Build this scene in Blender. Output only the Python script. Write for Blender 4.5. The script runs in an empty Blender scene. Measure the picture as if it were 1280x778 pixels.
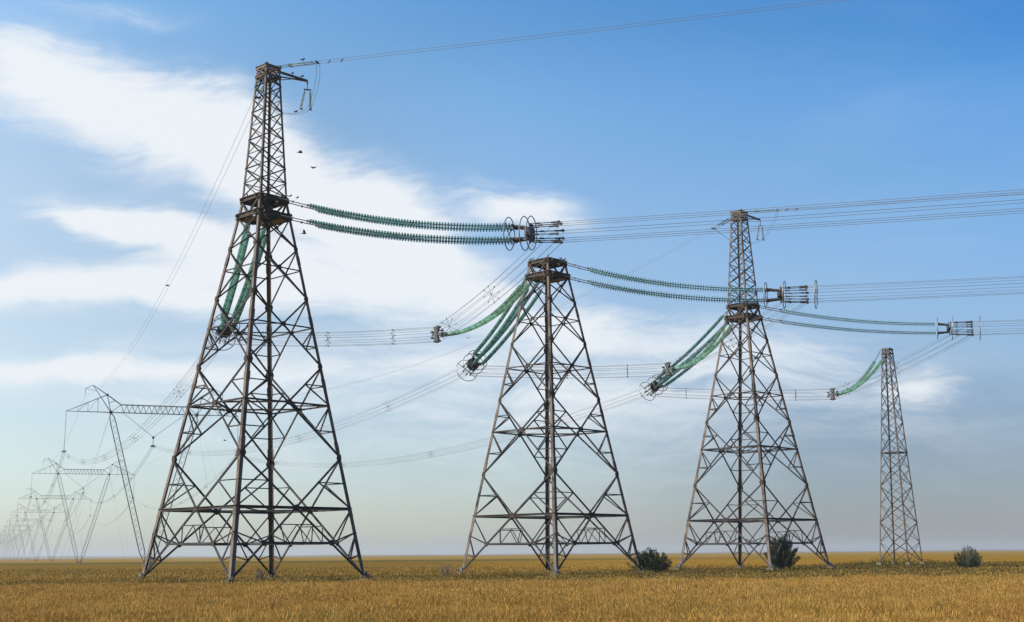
import bpy, math, random
import numpy as np
from mathutils import Vector, Matrix
random.seed(7); rng = np.random.default_rng(11)
R = math.radians
S = bpy.context.scene
COL = S.collection

# ------------------------------------------------------------------ camera
cd = bpy.data.cameras.new('camera'); cam = bpy.data.objects.new('camera', cd); COL.objects.link(cam)
cd.sensor_width = 36.0; cd.lens = 1572.1 / 1280 * 36.0; cd.clip_start = 0.5; cd.clip_end = 60000
PITCH, ROLL, EYE = R(10.937), R(0.4786), 2.363
cam.matrix_world = Matrix.Translation((0, 0, EYE)) @ Matrix.Rotation(R(90) + PITCH, 4, 'X') @ Matrix.Rotation(-ROLL, 4, 'Z')
S.camera = cam
S.render.resolution_x, S.render.resolution_y = 1024, 622

# ------------------------------------------------------------------ light
SUN_DIR = Vector((-0.95, -0.31, 0)).normalized(); SUN_EL = R(33)
sun_az = math.atan2(SUN_DIR.x, SUN_DIR.y)
W = bpy.data.worlds.new('World'); S.world = W; W.use_nodes = True
S.view_settings.view_transform = 'Standard'; S.view_settings.look = 'None'
S.view_settings.exposure = 0.67; S.view_settings.gamma = 1.0
sl = bpy.data.lights.new('sun', 'SUN'); sl.energy = 5.0; sl.angle = R(0.6); sl.color = (1.0, 0.93, 0.82)
so = bpy.data.objects.new('sun', sl); COL.objects.link(so)
sd = Vector((SUN_DIR.x * math.cos(SUN_EL), SUN_DIR.y * math.cos(SUN_EL), math.sin(SUN_EL)))
so.rotation_euler = sd.to_track_quat('Z', 'Y').to_euler(); so.location = (-60, 0, 90)

class NT:
    """tiny helper to write node maths"""
    def __init__(s, nt): s.nt = nt; s.n = nt.nodes; s.l = nt.links
    def new(s, t, **k):
        n = s.n.new(t)
        for a, b in k.items(): setattr(n, a, b)
        return n
    def put(s, sock, v):
        if isinstance(v, bpy.types.NodeSocket): s.l.new(v, sock)
        else: sock.default_value = v
    def m(s, op, a, b=None, c=None, clamp=False):
        n = s.new('ShaderNodeMath', operation=op, use_clamp=clamp); s.put(n.inputs[0], a)
        if b is not None: s.put(n.inputs[1], b)
        if c is not None: s.put(n.inputs[2], c)
        return n.outputs[0]
    def step(s, v, a, b, lo=0.0, hi=1.0):
        n = s.new('ShaderNodeMapRange', interpolation_type='SMOOTHSTEP'); s.put(n.inputs[0], v)
        for i, x in zip((1, 2, 3, 4), (a, b, lo, hi)): n.inputs[i].default_value = x
        return n.outputs[0]
    def noise(s, vec, scale, detail=4, rough=.55, dist=0.0):
        n = s.new('ShaderNodeTexNoise'); s.put(n.inputs['Vector'], vec)
        n.inputs['Scale'].default_value = scale; n.inputs['Detail'].default_value = detail
        n.inputs['Roughness'].default_value = rough; n.inputs['Distortion'].default_value = dist
        return n.outputs[0]
    def mix(s, f, a, b, mode='MIX'):
        n = s.new('ShaderNodeMix', data_type='RGBA', blend_type=mode); s.put(n.inputs[0], f)
        s.put(n.inputs[6], a if not isinstance(a, tuple) else (*a, 1)); s.put(n.inputs[7], b if not isinstance(b, tuple) else (*b, 1))
        return n.outputs[2]
    def mapping(s, vec, loc=(0, 0, 0), rot=(0, 0, 0), sc=(1, 1, 1), t='POINT'):
        n = s.new('ShaderNodeMapping', vector_type=t); s.put(n.inputs[0], vec)
        n.inputs[1].default_value = loc; n.inputs[2].default_value = rot; n.inputs[3].default_value = sc
        return n.outputs[0]

def build_sky():
    N = NT(W.node_tree); N.n.clear()
    out = N.new('ShaderNodeOutputWorld'); bg = N.new('ShaderNodeBackground'); N.l.new(bg.outputs[0], out.inputs[0])
    sky = N.new('ShaderNodeTexSky', sky_type='NISHITA', sun_disc=False, sun_elevation=SUN_EL, sun_rotation=sun_az)
    sky.air_density = 1.0; sky.dust_density = 0.7; sky.ozone_density = 2.2; sky.altitude = 200
    bg.inputs[1].default_value = 0.094
    tc = N.new('ShaderNodeTexCoord').outputs['Generated']
    sep = N.new('ShaderNodeSeparateXYZ'); N.put(sep.inputs[0], tc)
    y = N.m('MAXIMUM', sep.outputs[1], 0.05)
    a = N.m('DIVIDE', sep.outputs[0], y); e = N.m('DIVIDE', sep.outputs[2], y)
    cmb = N.new('ShaderNodeCombineXYZ'); N.put(cmb.inputs[0], a); N.put(cmb.inputs[1], e)
    P = cmb.outputs[0]
    # warp so that the cloud edges are not smooth ovals
    wn = N.new('ShaderNodeTexNoise'); N.put(wn.inputs['Vector'], P); wn.inputs['Scale'].default_value = 7; wn.inputs['Detail'].default_value = 5
    wv = N.new('ShaderNodeVectorMath', operation='MULTIPLY_ADD'); N.put(wv.inputs[0], wn.outputs['Color']); wv.inputs[1].default_value = (.10, .06, 0); 
    sh = N.new('ShaderNodeVectorMath', operation='SUBTRACT'); N.put(sh.inputs[0], P); sh.inputs[1].default_value = (.05, .03, 0)
    N.put(wv.inputs[2], sh.outputs[0]); PW = wv.outputs[0]
    def px(u, v):
        U, V = u - 640, 389 - v; c, s_ = math.cos(ROLL), math.sin(ROLL)
        uu, vv = U * c + V * s_, -U * s_ + V * c
        dy = 1572.1 * math.cos(PITCH) - vv * math.sin(PITCH); dz = 1572.1 * math.sin(PITCH) + vv * math.cos(PITCH)
        return uu / dy, dz / dy
    # soft banks: centre in degrees-like tangent units, length, thickness, tilt, amount
    banks = [(60, 105, 150, 50, -14, .8), (215, 160, 150, 48, -22, .9), (360, 225, 150, 55, -30, .85), (470, 285, 140, 46, -28, .75),
             (570, 335, 130, 36, -22, .5), (655, 262, 62, 20, -8, 1.1), (170, 278, 110, 19, -12, 1.25), (290, 322, 110, 26, -18, .95), (440, 362, 150, 30, -12, .5),
             (90, 362, 170, 22, 2, 1.15), (250, 380, 120, 18, -4, .75), (60, 467, 240, 11, 0, .8), (420, 470, 320, 45, -2, .5), (1150, 485, 40, 16, 8, .6),
             (760, 425, 150, 36, -4, .62), (1010, 440, 150, 26, 0, .38), (900, 500, 260, 30, 0, .3), (330, 130, 80, 30, -35, .35), (150, 8, 90, 14, -3, .35), (540, 560, 700, 60, 0, .28), (1185, 310, 120, 18, -5, .1)]
    tot = None
    for (u, v, L, T, tilt, amt) in banks:
        c = px(u, v)
        mp = N.mapping(PW, (c[0], c[1], 0), (0, 0, R(tilt)), (L / 1540, T / 1540, 1), 'TEXTURE')
        ln = N.new('ShaderNodeVectorMath', operation='DOT_PRODUCT'); N.put(ln.inputs[0], mp); N.put(ln.inputs[1], mp)
        ex = N.m('EXPONENT', N.m('MULTIPLY', ln.outputs['Value'], -0.75)); ex = N.m('MULTIPLY', ex, amt)
        tot = ex if tot is None else N.m('ADD', tot, ex)
    st = N.mapping(PW, rot=(0, 0, R(18)), sc=(3.2, 11, 1))
    f1 = N.noise(st, 1.6, 12, .68, .8)
    f2 = N.noise(N.mapping(PW, rot=(0, 0, R(24)), sc=(2.5, 22, 1)), 3.0, 6, .6, .3)
    f = N.m('ADD', N.m('MULTIPLY', N.m('SUBTRACT', f1, .5), 1.5), N.m('MULTIPLY', N.m('SUBTRACT', f2, .5), .95))
    cov = N.m('MULTIPLY', N.m('ADD', tot, N.m('MULTIPLY', f, N.step(tot, 0, .5, .15, 1.0))), N.step(sep.outputs[1], 0.0, .2))
    cov = N.step(cov, 0.02, 1.0, 0, .97)
    # general thin high veil everywhere
    veil = N.step(N.noise(N.mapping(tc, sc=(2, 2, 7)), 1.3, 6, .55), .45, .8, 0, .10)
    cov = N.m('MAXIMUM', cov, veil)
    # tone of the clear sky: deep blue high on the right, pale towards the sun and the horizon
    ac = N.m('MINIMUM', N.m('MAXIMUM', a, -.46), .46); ec = N.m('MINIMUM', N.m('MAXIMUM', e, 0.0), .50)
    K = [(-.369, -.311, -.174), (-.48, -.621, -.526), (3.58, 2.072, .48), (-7.754, -2.276, 1.354), (-2.943, -.492, .414)]
    ch = []
    for q in range(3):
        v = N.m('MULTIPLY_ADD', ac, K[1][q], K[0][q]); v = N.m('MULTIPLY_ADD', ec, K[2][q], v)
        v = N.m('MULTIPLY_ADD', N.m('MULTIPLY', ec, ec), K[3][q], v); v = N.m('MULTIPLY_ADD', N.m('MULTIPLY', ac, ec), K[4][q], v)
        ch.append(N.m('EXPONENT', v))
    tint = N.new('ShaderNodeCombineXYZ'); [N.put(tint.inputs[q], ch[q]) for q in range(3)]
    gain = N.mix(1.0, sky.outputs[0], tint.outputs[0], 'MULTIPLY')
    lift = N.m('MULTIPLY', N.m('MULTIPLY', N.step(e, .12, .26), N.step(e, .46, .36)), N.step(a, -.2, .02))
    gain = N.mix(lift, gain, N.mix(1.0, gain, (1.15, 1.15, 1.17), 'MULTIPLY'))
    bank = N.m('MULTIPLY', N.step(a, -.06, .26), N.step(N.m('ADD', e, N.m('MULTIPLY', N.m('SUBTRACT', f1, .5), .05)), .19, .07, 0, 1))
    gain = N.mix(bank, gain, N.mix(1.0, gain, (.62, .66, .74), 'MULTIPLY'))
    gain = N.mix(N.step(e, .17, .05, 0, 1), gain, N.mix(1.0, gain, (.98, .98, .98), 'MULTIPLY'))
    col = N.mix(cov, gain, (5.75, 6.05, 6.35))
    N.l.new(col, bg.inputs[0])
build_sky()

# ------------------------------------------------------------------ materials
def mat(name, col, rough=.6, metal=0.0, var=None, vs=3.0, vc=None, bump=0.0, **kw):
    m = bpy.data.materials.new(name); m.use_nodes = True
    N = NT(m.node_tree); b = N.n['Principled BSDF']
    b.inputs['Roughness'].default_value = rough; b.inputs['Metallic'].default_value = metal
    b.inputs['Base Color'].default_value = (*col, 1)
    tc = N.new('ShaderNodeTexCoord').outputs['Object']
    if vc is not None:
        n = N.noise(tc, vs, 6, .65); c = N.mix(N.step(n, .38, .66), col, vc)
        n2 = N.noise(tc, vs * 9, 3, .6); c = N.mix(N.step(n2, .3, .75, 0, .35), c, tuple(x * .6 for x in col))
        N.l.new(c, b.inputs['Base Color'])
    if bump:
        bp = N.new('ShaderNodeBump'); bp.inputs['Strength'].default_value = bump; N.put(bp.inputs['Height'], N.noise(tc, vs * 14, 4)); N.l.new(bp.outputs[0], b.inputs['Normal'])
    for k, v in kw.items(): b.inputs[k.replace('_', ' ')].default_value = v
    return m
M = {}
M['steel'] = mat('weathered_steel', (.125, .10, .08), .75, 0, vc=(.055, .033, .025), vs=.55, Specular_IOR_Level=.12)
M['brace'] = mat('galvanised_bracing', (.052, .048, .045), .8, 0, vc=(.022, .017, .015), vs=.5, Specular_IOR_Level=.1)
M['plate'] = mat('rusty_plate', (.035, .027, .022), .8, 0, vc=(.04, .027, .02), vs=1.4, Specular_IOR_Level=.2)
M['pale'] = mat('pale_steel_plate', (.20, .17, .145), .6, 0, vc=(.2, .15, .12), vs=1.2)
M['portal'] = mat('dull_grey_steel', (.07, .07, .075), .6, 0, vc=(.04, .04, .04), vs=.3)
M['wire'] = mat('aluminium_wire', (.20, .205, .21), .5, .2)
M['farwire'] = mat('dull_aluminium_wire', (.20, .205, .215), .5, .2)
M['fit'] = mat('dark_fitting', (.022, .022, .023), .65, 0, vc=(.045, .043, .041), vs=2.0)
M['ring'] = mat('ring_tube', (.20, .19, .18), .45, .5, vc=(.11, .10, .09), vs=2.0)
M['concrete'] = mat('weathered_concrete', (.17, .15, .13), .95, vc=(.09, .08, .065), vs=2.5, bump=.3)
M['bird'] = mat('dark_feathers', (.035, .033, .035), .7, vc=(.06, .055, .05), vs=20)
M['glass'] = mat('green_glass', (.07, .26, .18), .1, 0, Transmission_Weight=.15, IOR=1.5)
M['glass_pale'] = mat('pale_green_glass', (.62, .78, .60), .12, 0, Transmission_Weight=.4, IOR=1.5)
def glassy(m, a, b2):
    N = NT(m.node_tree); ri = N.new('ShaderNodeNewGeometry').outputs['Random Per Island']; N.l.new(N.mix(ri, a, b2), N.n['Principled BSDF'].inputs['Base Color'])
    n = N.noise(N.new('ShaderNodeTexCoord').outputs['Object'], 1.3, 3); N.l.new(N.step(n, .35, .7, .06, .35), N.n['Principled BSDF'].inputs['Roughness'])
glassy(M['glass'], (.045, .165, .105), (.19, .38, .28)); glassy(M['glass_pale'], (.42, .52, .40), (.7, .8, .66))
M['bark'] = mat('bark', (.13, .10, .075), .9)

def leafmat(name, a, b2, transl=.35):
    m = bpy.data.materials.new(name); m.use_nodes = True; N = NT(m.node_tree); b = N.n['Principled BSDF']
    ri = N.new('ShaderNodeNewGeometry').outputs['Random Per Island']
    c = N.mix(ri, a, b2); N.l.new(c, b.inputs['Base Color']); b.inputs['Roughness'].default_value = .7; b.inputs['Specular IOR Level'].default_value = .15
    t = N.new('ShaderNodeBsdfTranslucent'); N.l.new(c, t.inputs[0]); mx = N.new('ShaderNodeMixShader'); mx.inputs[0].default_value = transl
    N.l.new(b.outputs[0], mx.inputs[1]); N.l.new(t.outputs[0], mx.inputs[2]); N.l.new(mx.outputs[0], N.n['Material Output'].inputs[0])
    return m
M['leaf'] = leafmat('bush_leaves', (.014, .022, .008), (.06, .075, .026), .25)
M['leaf_grey'] = leafmat('silvery_bush_leaves', (.05, .06, .03), (.13, .14, .075), .25)
M['dry'] = leafmat('dry_weed', (.12, .10, .055), (.24, .18, .10), .25)

T1 = Vector((-24.501, 120.581)); STEP = Vector((28.851, 28.372)); TW = [T1 + STEP * k for k in range(4)]

def field_colour(N, kind):
    """colour of the field by where one stands in it: crop, swath under the line, far strips"""
    pos = N.new('ShaderNodeNewGeometry').outputs['Position']
    sp = N.new('ShaderNodeSeparateXYZ'); N.put(sp.inputs[0], pos); X, Y = sp.outputs[0], sp.outputs[1]
    big = N.noise(N.mapping(pos, sc=(1, 1, 0)), .035, 3, .5)
    med = N.noise(N.mapping(pos, sc=(1, 1, 0)), .16, 4, .6)
    fine = N.noise(N.mapping(pos, sc=(1, 1, 0)), .9, 4, .65)
    strip = N.noise(N.mapping(pos, rot=(0, 0, R(-4)), sc=(.010, .085, 0)), 1.0, 4, .6)
    stripfar = N.noise(N.mapping(pos, rot=(0, 0, R(2)), sc=(.0012, .011, 0)), 1.0, 3, .6)
    gold = N.mix(N.step(med, .35, .68), (.47, .285, .070), (.36, .180, .042))
    gold = N.mix(N.step(N.noise(N.mapping(pos, sc=(1, 1, 0)), .075, 3, .6), .5, .64, 0, .6), gold, (.33, .15, .038))
    gold = N.mix(N.step(fine, .55, .78, 0, .55), gold, (.19, .14, .022))
    gold = N.mix(N.step(N.noise(N.mapping(pos, sc=(1, 1.6, 0)), .33, 5, .65), .47, .68, 0, .75), gold, (.20, .165, .03))
    gold = N.mix(N.step(N.noise(N.mapping(pos, sc=(.07, .16, 0)), 1.0, 5, .68), .48, .66, 0, .65), gold, (.20, .16, .036))
    olive = N.mix(N.step(fine, .35, .7), (.20, .145, .022), (.115, .095, .014))
    olive = N.mix(N.step(med, .44, .6, 0, .75), olive, (.28, .16, .03))
    green = N.mix(N.step(fine, .35, .7), (.075, .062, .010), (.04, .040, .006))
    tan = N.mix(N.step(stripfar, .4, .62), (.42, .28, .06), (.32, .21, .045))
    # distance from the line of pylons, positive towards the camera
    nx, ny = STEP.y / STEP.length, -STEP.x / STEP.length
    dn = N.m('ADD', N.m('ADD', N.m('MULTIPLY', X, nx), N.m('MULTIPLY', Y, ny)), -(T1.x * nx + T1.y * ny))
    dnw = N.m('ADD', dn, N.m('MULTIPLY', N.m('SUBTRACT', med, .5), 16))
    # middle distance: olive on the left, golden on the right, in strips
    leftness = N.step(N.m('ADD', N.m('DIVIDE', X, Y), N.m('MULTIPLY', N.m('SUBTRACT', big, .5), .25)), -.12, .10, 1, 0)
    mid = N.mix(N.m('MULTIPLY', leftness, N.step(strip, .38, .56, .45, .95)), N.mix(N.step(strip, .45, .64, 0, .5), (.42, .25, .04), (.27, .18, .028)), olive)
    mid = N.mix(N.step(N.noise(N.mapping(pos, sc=(.02, .13, 0)), 1.0, 3, .6), .58, .66, 0, .65), mid, green)
    far = N.mix(N.step(Y, 560, 590, 1, 0), tan, mid)
    edge = N.m('MULTIPLY', N.step(Y, 430, 470), N.step(Y, 600, 630, 1, 0))
    far = N.mix(N.m('MULTIPLY', edge, N.step(N.m('DIVIDE', X, Y), -.05, .3, .85, .0)), far, (.10, .11, .035))
    Yw = N.m('ADD', Y, N.m('MULTIPLY', N.m('SUBTRACT', N.noise(N.mapping(pos, sc=(1, 1, 0)), .22, 5, .65), .5), 26))
    swath = N.m('MULTIPLY', N.step(Yw, 90, 110), N.step(dnw, -16, -8))
    rightness = N.step(N.m('ADD', X, N.m('MULTIPLY', N.m('SUBTRACT', big, .5), 30)), -14, 22)
    sw = N.mix(N.m('MULTIPLY', swath, N.m('ADD', N.m('MULTIPLY', rightness, .45), .5)), far, green)
    sw = N.mix(N.m('MULTIPLY', N.m('MULTIPLY', N.step(Yw, 100, 106), N.step(Yw, 118, 112)), N.step(med, .42, .6, 0, .75)), sw, (.06, .05, .018))  # patchy dark band before the near feet: shade and dirt put into the colour
    sw = N.mix(N.step(N.noise(N.mapping(pos, sc=(1, 1.3, 0)), .12, 4, .6), .52, .66, 0, .7), sw, (.24, .125, .022))
    front = N.mix(N.step(Yw, 112, 88), sw, gold)
    # dark far rim of the plain (scrub and tree lines kilometres off)
    rim = N.m('MULTIPLY', N.step(Y, 3200, 4200), N.step(stripfar, .35, .6, .4, 1)); front = N.mix(rim, front, (.09, .08, .035))
    dx, dy = N.m('SUBTRACT', X, TW[3].x), N.m('SUBTRACT', Y, TW[3].y); dd = N.m('SQRT', N.m('ADD', N.m('MULTIPLY', dx, dx), N.m('MULTIPLY', dy, dy)))
    front = N.mix(N.step(N.m('ADD', dd, N.m('MULTIPLY', fine, 4)), 13, 8, 0, .9), front, (.045, .06, .008))
    c = N.mix(1.0, front, N.mix(N.step(Y, 100, 240), (.66, .60, .53), (.57, .50, .27)), 'MULTIPLY')  # with distance the colour darkens, standing in for missing grass self-shadow
    return c, pos

def ground_material():
    m = bpy.data.materials.new('field_soil_and_stubble'); m.use_nodes = True; N = NT(m.node_tree); b = N.n['Principled BSDF']
    c, pos = field_colour(N, 'g')
    c = N.mix(N.step(N.noise(pos, 1.7, 6, .7), .3, .75, 0, .45), c, (.12, .09, .035))
    N.l.new(c, b.inputs['Base Color']); b.inputs['Roughness'].default_value = .95; b.inputs['Specular IOR Level'].default_value = 0
    bp = N.new('ShaderNodeBump'); bp.inputs['Strength'].default_value = .6; bp.inputs['Distance'].default_value = .2
    N.put(bp.inputs['Height'], N.noise(pos, 2.2, 6, .7)); N.l.new(bp.outputs[0], b.inputs['Normal'])
    return m
def grass_material(name, ear):
    m = bpy.data.materials.new(name); m.use_nodes = True; N = NT(m.node_tree); b = N.n['Principled BSDF']
    c, pos = field_colour(N, 'b')
    ri = N.new('ShaderNodeNewGeometry').outputs['Random Per Island']
    c = N.mix(N.step(ri, 0, 1, 0, .5), c, (.50, .33, .11) if ear else (.11, .078, .014))
    c = N.mix(1.0, c, N.mix(N.m('FRACT', N.m('MULTIPLY', ri, 17.3)), (.78, .76, .72), (1.22, 1.2, 1.14)), 'MULTIPLY')
    N.l.new(c, b.inputs['Base Color']); b.inputs['Roughness'].default_value = .7; b.inputs['Specular IOR Level'].default_value = 0.05
    t = N.new('ShaderNodeBsdfTranslucent'); N.l.new(c, t.inputs[0]); mx = N.new('ShaderNodeMixShader'); mx.inputs[0].default_value = .3
    N.l.new(b.outputs[0], mx.inputs[1]); N.l.new(t.outputs[0], mx.inputs[2]); N.l.new(mx.outputs[0], N.n['Material Output'].inputs[0])
    return m
M['ground'] = ground_material(); M['stem'] = grass_material('grass_stems', False); M['ear'] = grass_material('grass_ears', True)

# ------------------------------------------------------------------ helpers
def tag(o, label, cat, group=None, kind=None):
    if label: o['label'] = label
    if cat: o['category'] = cat
    if group: o['group'] = group
    if kind: o['kind'] = kind
    return o
def empty(name, loc, rz=0, label=None, cat=None, group=None):
    o = bpy.data.objects.new(name, None); COL.objects.link(o); o.location = loc; o.rotation_euler = (0, 0, rz); o.empty_display_size = .5
    return tag(o, label, cat, group)
def V3(p): return p if isinstance(p, Vector) else Vector(p)
class MB:
    def __init__(s): s.v = []; s.f = []; s.mi = []
    def add(s, vs, fs, mi=0):
        o = len(s.v); s.v += [tuple(v) for v in vs]; s.f += [tuple(i + o for i in f) for f in fs]; s.mi += [mi] * len(fs)
    def frame(s, p, q, up=None):
        d = (q - p).normalized(); up = V3(up) if up is not None else Vector((0, 0, 1))
        if abs(d.dot(up)) > .98: up = Vector((1, 0, 0))
        a = d.cross(up).normalized(); b = a.cross(d).normalized(); return d, a, b
    def beam(s, p, q, w, h=None, up=None, mi=0):
        p, q = V3(p), V3(q); h = h or w; d, a, b = s.frame(p, q, up)
        vs = [e + a * (sx * w / 2) + b * (sy * h / 2) for e in (p, q) for sx, sy in ((-1, -1), (1, -1), (1, 1), (-1, 1))]
        s.add(vs, [(0, 1, 2, 3), (7, 6, 5, 4), (0, 4, 5, 1), (1, 5, 6, 2), (2, 6, 7, 3), (3, 7, 4, 0)], mi)
    def angle(s, p, q, w, a, b, t=None, mi=0):
        """L profile whose outer corner runs p-q, flanges along directions a and b"""
        p, q, a, b = V3(p), V3(q), V3(a), V3(b); t = t or w * .13
        pr = [Vector((0, 0)), Vector((w, 0)), Vector((w, t)), Vector((t, t)), Vector((t, w)), Vector((0, w))]
        vs = [e + a * c.x + b * c.y for e in (p, q) for c in pr]
        fs = [tuple(range(6))[::-1], tuple(range(6, 12))] + [(i, (i + 1) % 6, 6 + (i + 1) % 6, 6 + i) for i in range(6)]
        s.add(vs, fs, mi)
    def box(s, c, sx, sy, sz, rz=0, mi=0, taper=1.0):
        c = V3(c); ca, sa = math.cos(rz), math.sin(rz); vs = []
        for k, z in ((1, -sz / 2), (taper, sz / 2)):
            for x, y in ((-1, -1), (1, -1), (1, 1), (-1, 1)):
                x2, y2 = x * sx / 2 * k, y * sy / 2 * k; vs.append(c + Vector((x2 * ca - y2 * sa, x2 * sa + y2 * ca, z)))
        s.add(vs, [(3, 2, 1, 0), (4, 5, 6, 7), (0, 1, 5, 4), (1, 2, 6, 5), (2, 3, 7, 6), (3, 0, 4, 7)], mi)
    def plate(s, c, n, size, t=.03, rot=0.0, sides=6, mi=0, stretch=1.0):
        c, n = V3(c), V3(n).normalized(); d, a, b = s.frame(c, c + n)
        vs = []
        for k in (-t / 2, t / 2):
            for i in range(sides):
                an = rot + 2 * math.pi * i / sides; vs.append(c + n * k + a * math.cos(an) * size + b * math.sin(an) * size * stretch)
        s.add(vs, [tuple(range(sides))[::-1], tuple(range(sides, 2 * sides))] + [(i, (i + 1) % sides, sides + (i + 1) % sides, sides + i) for i in range(sides)], mi)
    def tube(s, pts, r, n=6, mi=0, cap=True):
        pts = [V3(p) for p in pts]; rs = r if isinstance(r, (list, tuple)) else [r] * len(pts); o = len(s.v); vs = []
        for i, p in enumerate(pts):
            d = (pts[min(i + 1, len(pts) - 1)] - pts[max(i - 1, 0)])
            _, a, b = s.frame(p, p + d)
            vs += [p + (a * math.cos(2 * math.pi * k / n) + b * math.sin(2 * math.pi * k / n)) * rs[i] for k in range(n)]
        fs = [(i * n + k, i * n + (k + 1) % n, (i + 1) * n + (k + 1) % n, (i + 1) * n + k) for i in range(len(pts) - 1) for k in range(n)]
        if cap: fs += [tuple(range(n))[::-1], tuple(range(len(pts) * n - n, len(pts) * n))]
        s.add(vs, fs, mi)
    def torus(s, c, axis, Rr, r, seg=40, n=6, mi=0):
        c, axis = V3(c), V3(axis).normalized(); _, a, b = s.frame(c, c + axis); vs = []
        for i in range(seg):
            t = 2 * math.pi * i / seg; rad = a * math.cos(t) + b * math.sin(t)
            for k in range(n):
                u = 2 * math.pi * k / n; vs.append(c + rad * (Rr + r * math.cos(u)) + axis * r * math.sin(u))
        s.add(vs, [(i * n + k, i * n + (k + 1) % n, ((i + 1) % seg) * n + (k + 1) % n, ((i + 1) % seg) * n + k) for i in range(seg) for k in range(n)], mi)
    def build(s, name, m, parent=None, smooth=False):
        me = bpy.data.meshes.new(name); me.from_pydata(s.v, [], s.f)
        for x in (m if isinstance(m, (list, tuple)) else [m]): me.materials.append(x)
        if len(set(s.mi)) > 1: me.polygons.foreach_set('material_index', s.mi)
        if smooth: me.polygons.foreach_set('use_smooth', [True] * len(s.f))
        me.update(); o = bpy.data.objects.new(name, me); COL.objects.link(o)
        if parent: o.parent = parent
        return o
def kids(o): return [c for c in bpy.data.objects if c.parent == o]
def copy_tree(o, parent=None, table=None):
    if table is None:
        table = {}
        for c in bpy.data.objects:
            if c.parent: table.setdefault(c.parent.name, []).append(c)
    c = o.copy(); COL.objects.link(c); c.parent = parent
    for ch in table.get(o.name, []): copy_tree(ch, c, table)
    return c
def lerp(a, b, t): return a + (b - a) * t

# ------------------------------------------------------------------ ground
def build_ground():
    rs = [0, 20, 40, 60, 80, 100, 120, 140, 160, 180, 200, 220, 240, 280, 330, 400, 500, 700, 1000, 1600, 2600, 4500, 8000, 12500]
    n = 96; m = MB(); vs = [Vector((0, 0, 0))]
    def hz(x, y):
        z = .06 * math.sin(x * .11 + 1) * math.cos(y * .09)
        d = math.hypot(x - TW[3].x, y - TW[3].y)
        z += .55 * math.exp(-(d / 9) ** 2)
        return z if math.hypot(x, y) < 1000 else 0
    for r in rs[1:]:
        for k in range(n): x, y = r * math.sin(2 * math.pi * k / n), r * math.cos(2 * math.pi * k / n); vs.append(Vector((x, y, hz(x, y))))
    fs = [(0, 1 + (k + 1) % n, 1 + k) for k in range(n)]
    for i in range(len(rs) - 2):
        a, b = 1 + i * n, 1 + (i + 1) * n
        fs += [(a + k, a + (k + 1) % n, b + (k + 1) % n, b + k) for k in range(n)]
    m.add(vs, fs); o = m.build('ground', M['ground'], smooth=True); tag(o, 'flat golden and olive steppe field reaching the horizon', 'ground', kind='structure')
    # low far ridges on the horizon
    for (r0, a0, a1, seed, hh) in ((7600, -26, 30, 3, 9), (9300, -30, 30, 8, 17)):
        g = random.Random(seed); n = 90; m2 = MB(); ph = [g.uniform(0, 6.28) for _ in range(6)]; vs = []
        for k in range(n + 1):
            t = k / n; an = R(lerp(a0, a1, t)); hgt = hh * (.35 + .25 * math.sin(5 * t + ph[0]) + .2 * math.sin(13 * t + ph[1]) + .12 * math.sin(37 * t + ph[2]) + .1 * math.sin(90 * t + ph[3])) * min(1, t * 8, (1 - t) * 8)
            for (rr, z) in ((r0 - 500, -.5), (r0, max(.2, hgt)), (r0 + 600, -.5)): vs.append((rr * math.sin(an), rr * math.cos(an), z))
        m2.add(vs, [(3 * k + j, 3 * k + 3 + j, 3 * k + 4 + j, 3 * k + 1 + j) for k in range(n) for j in (0, 1)])
        hl = m2.build('hills', M['ground']); tag(hl, 'low far rise of the plain along the horizon', 'hill', kind='structure')
    # make sure faces look up
    me = o.data
    if me.polygons[5].normal.z < 0: me.flip_normals()
build_ground()
def gz(x, y): return .06 * np.sin(x * .11 + 1) * np.cos(y * .09) + .55 * np.exp(-((x - TW[3].x) ** 2 + (y - TW[3].y) ** 2) / 81)

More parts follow.
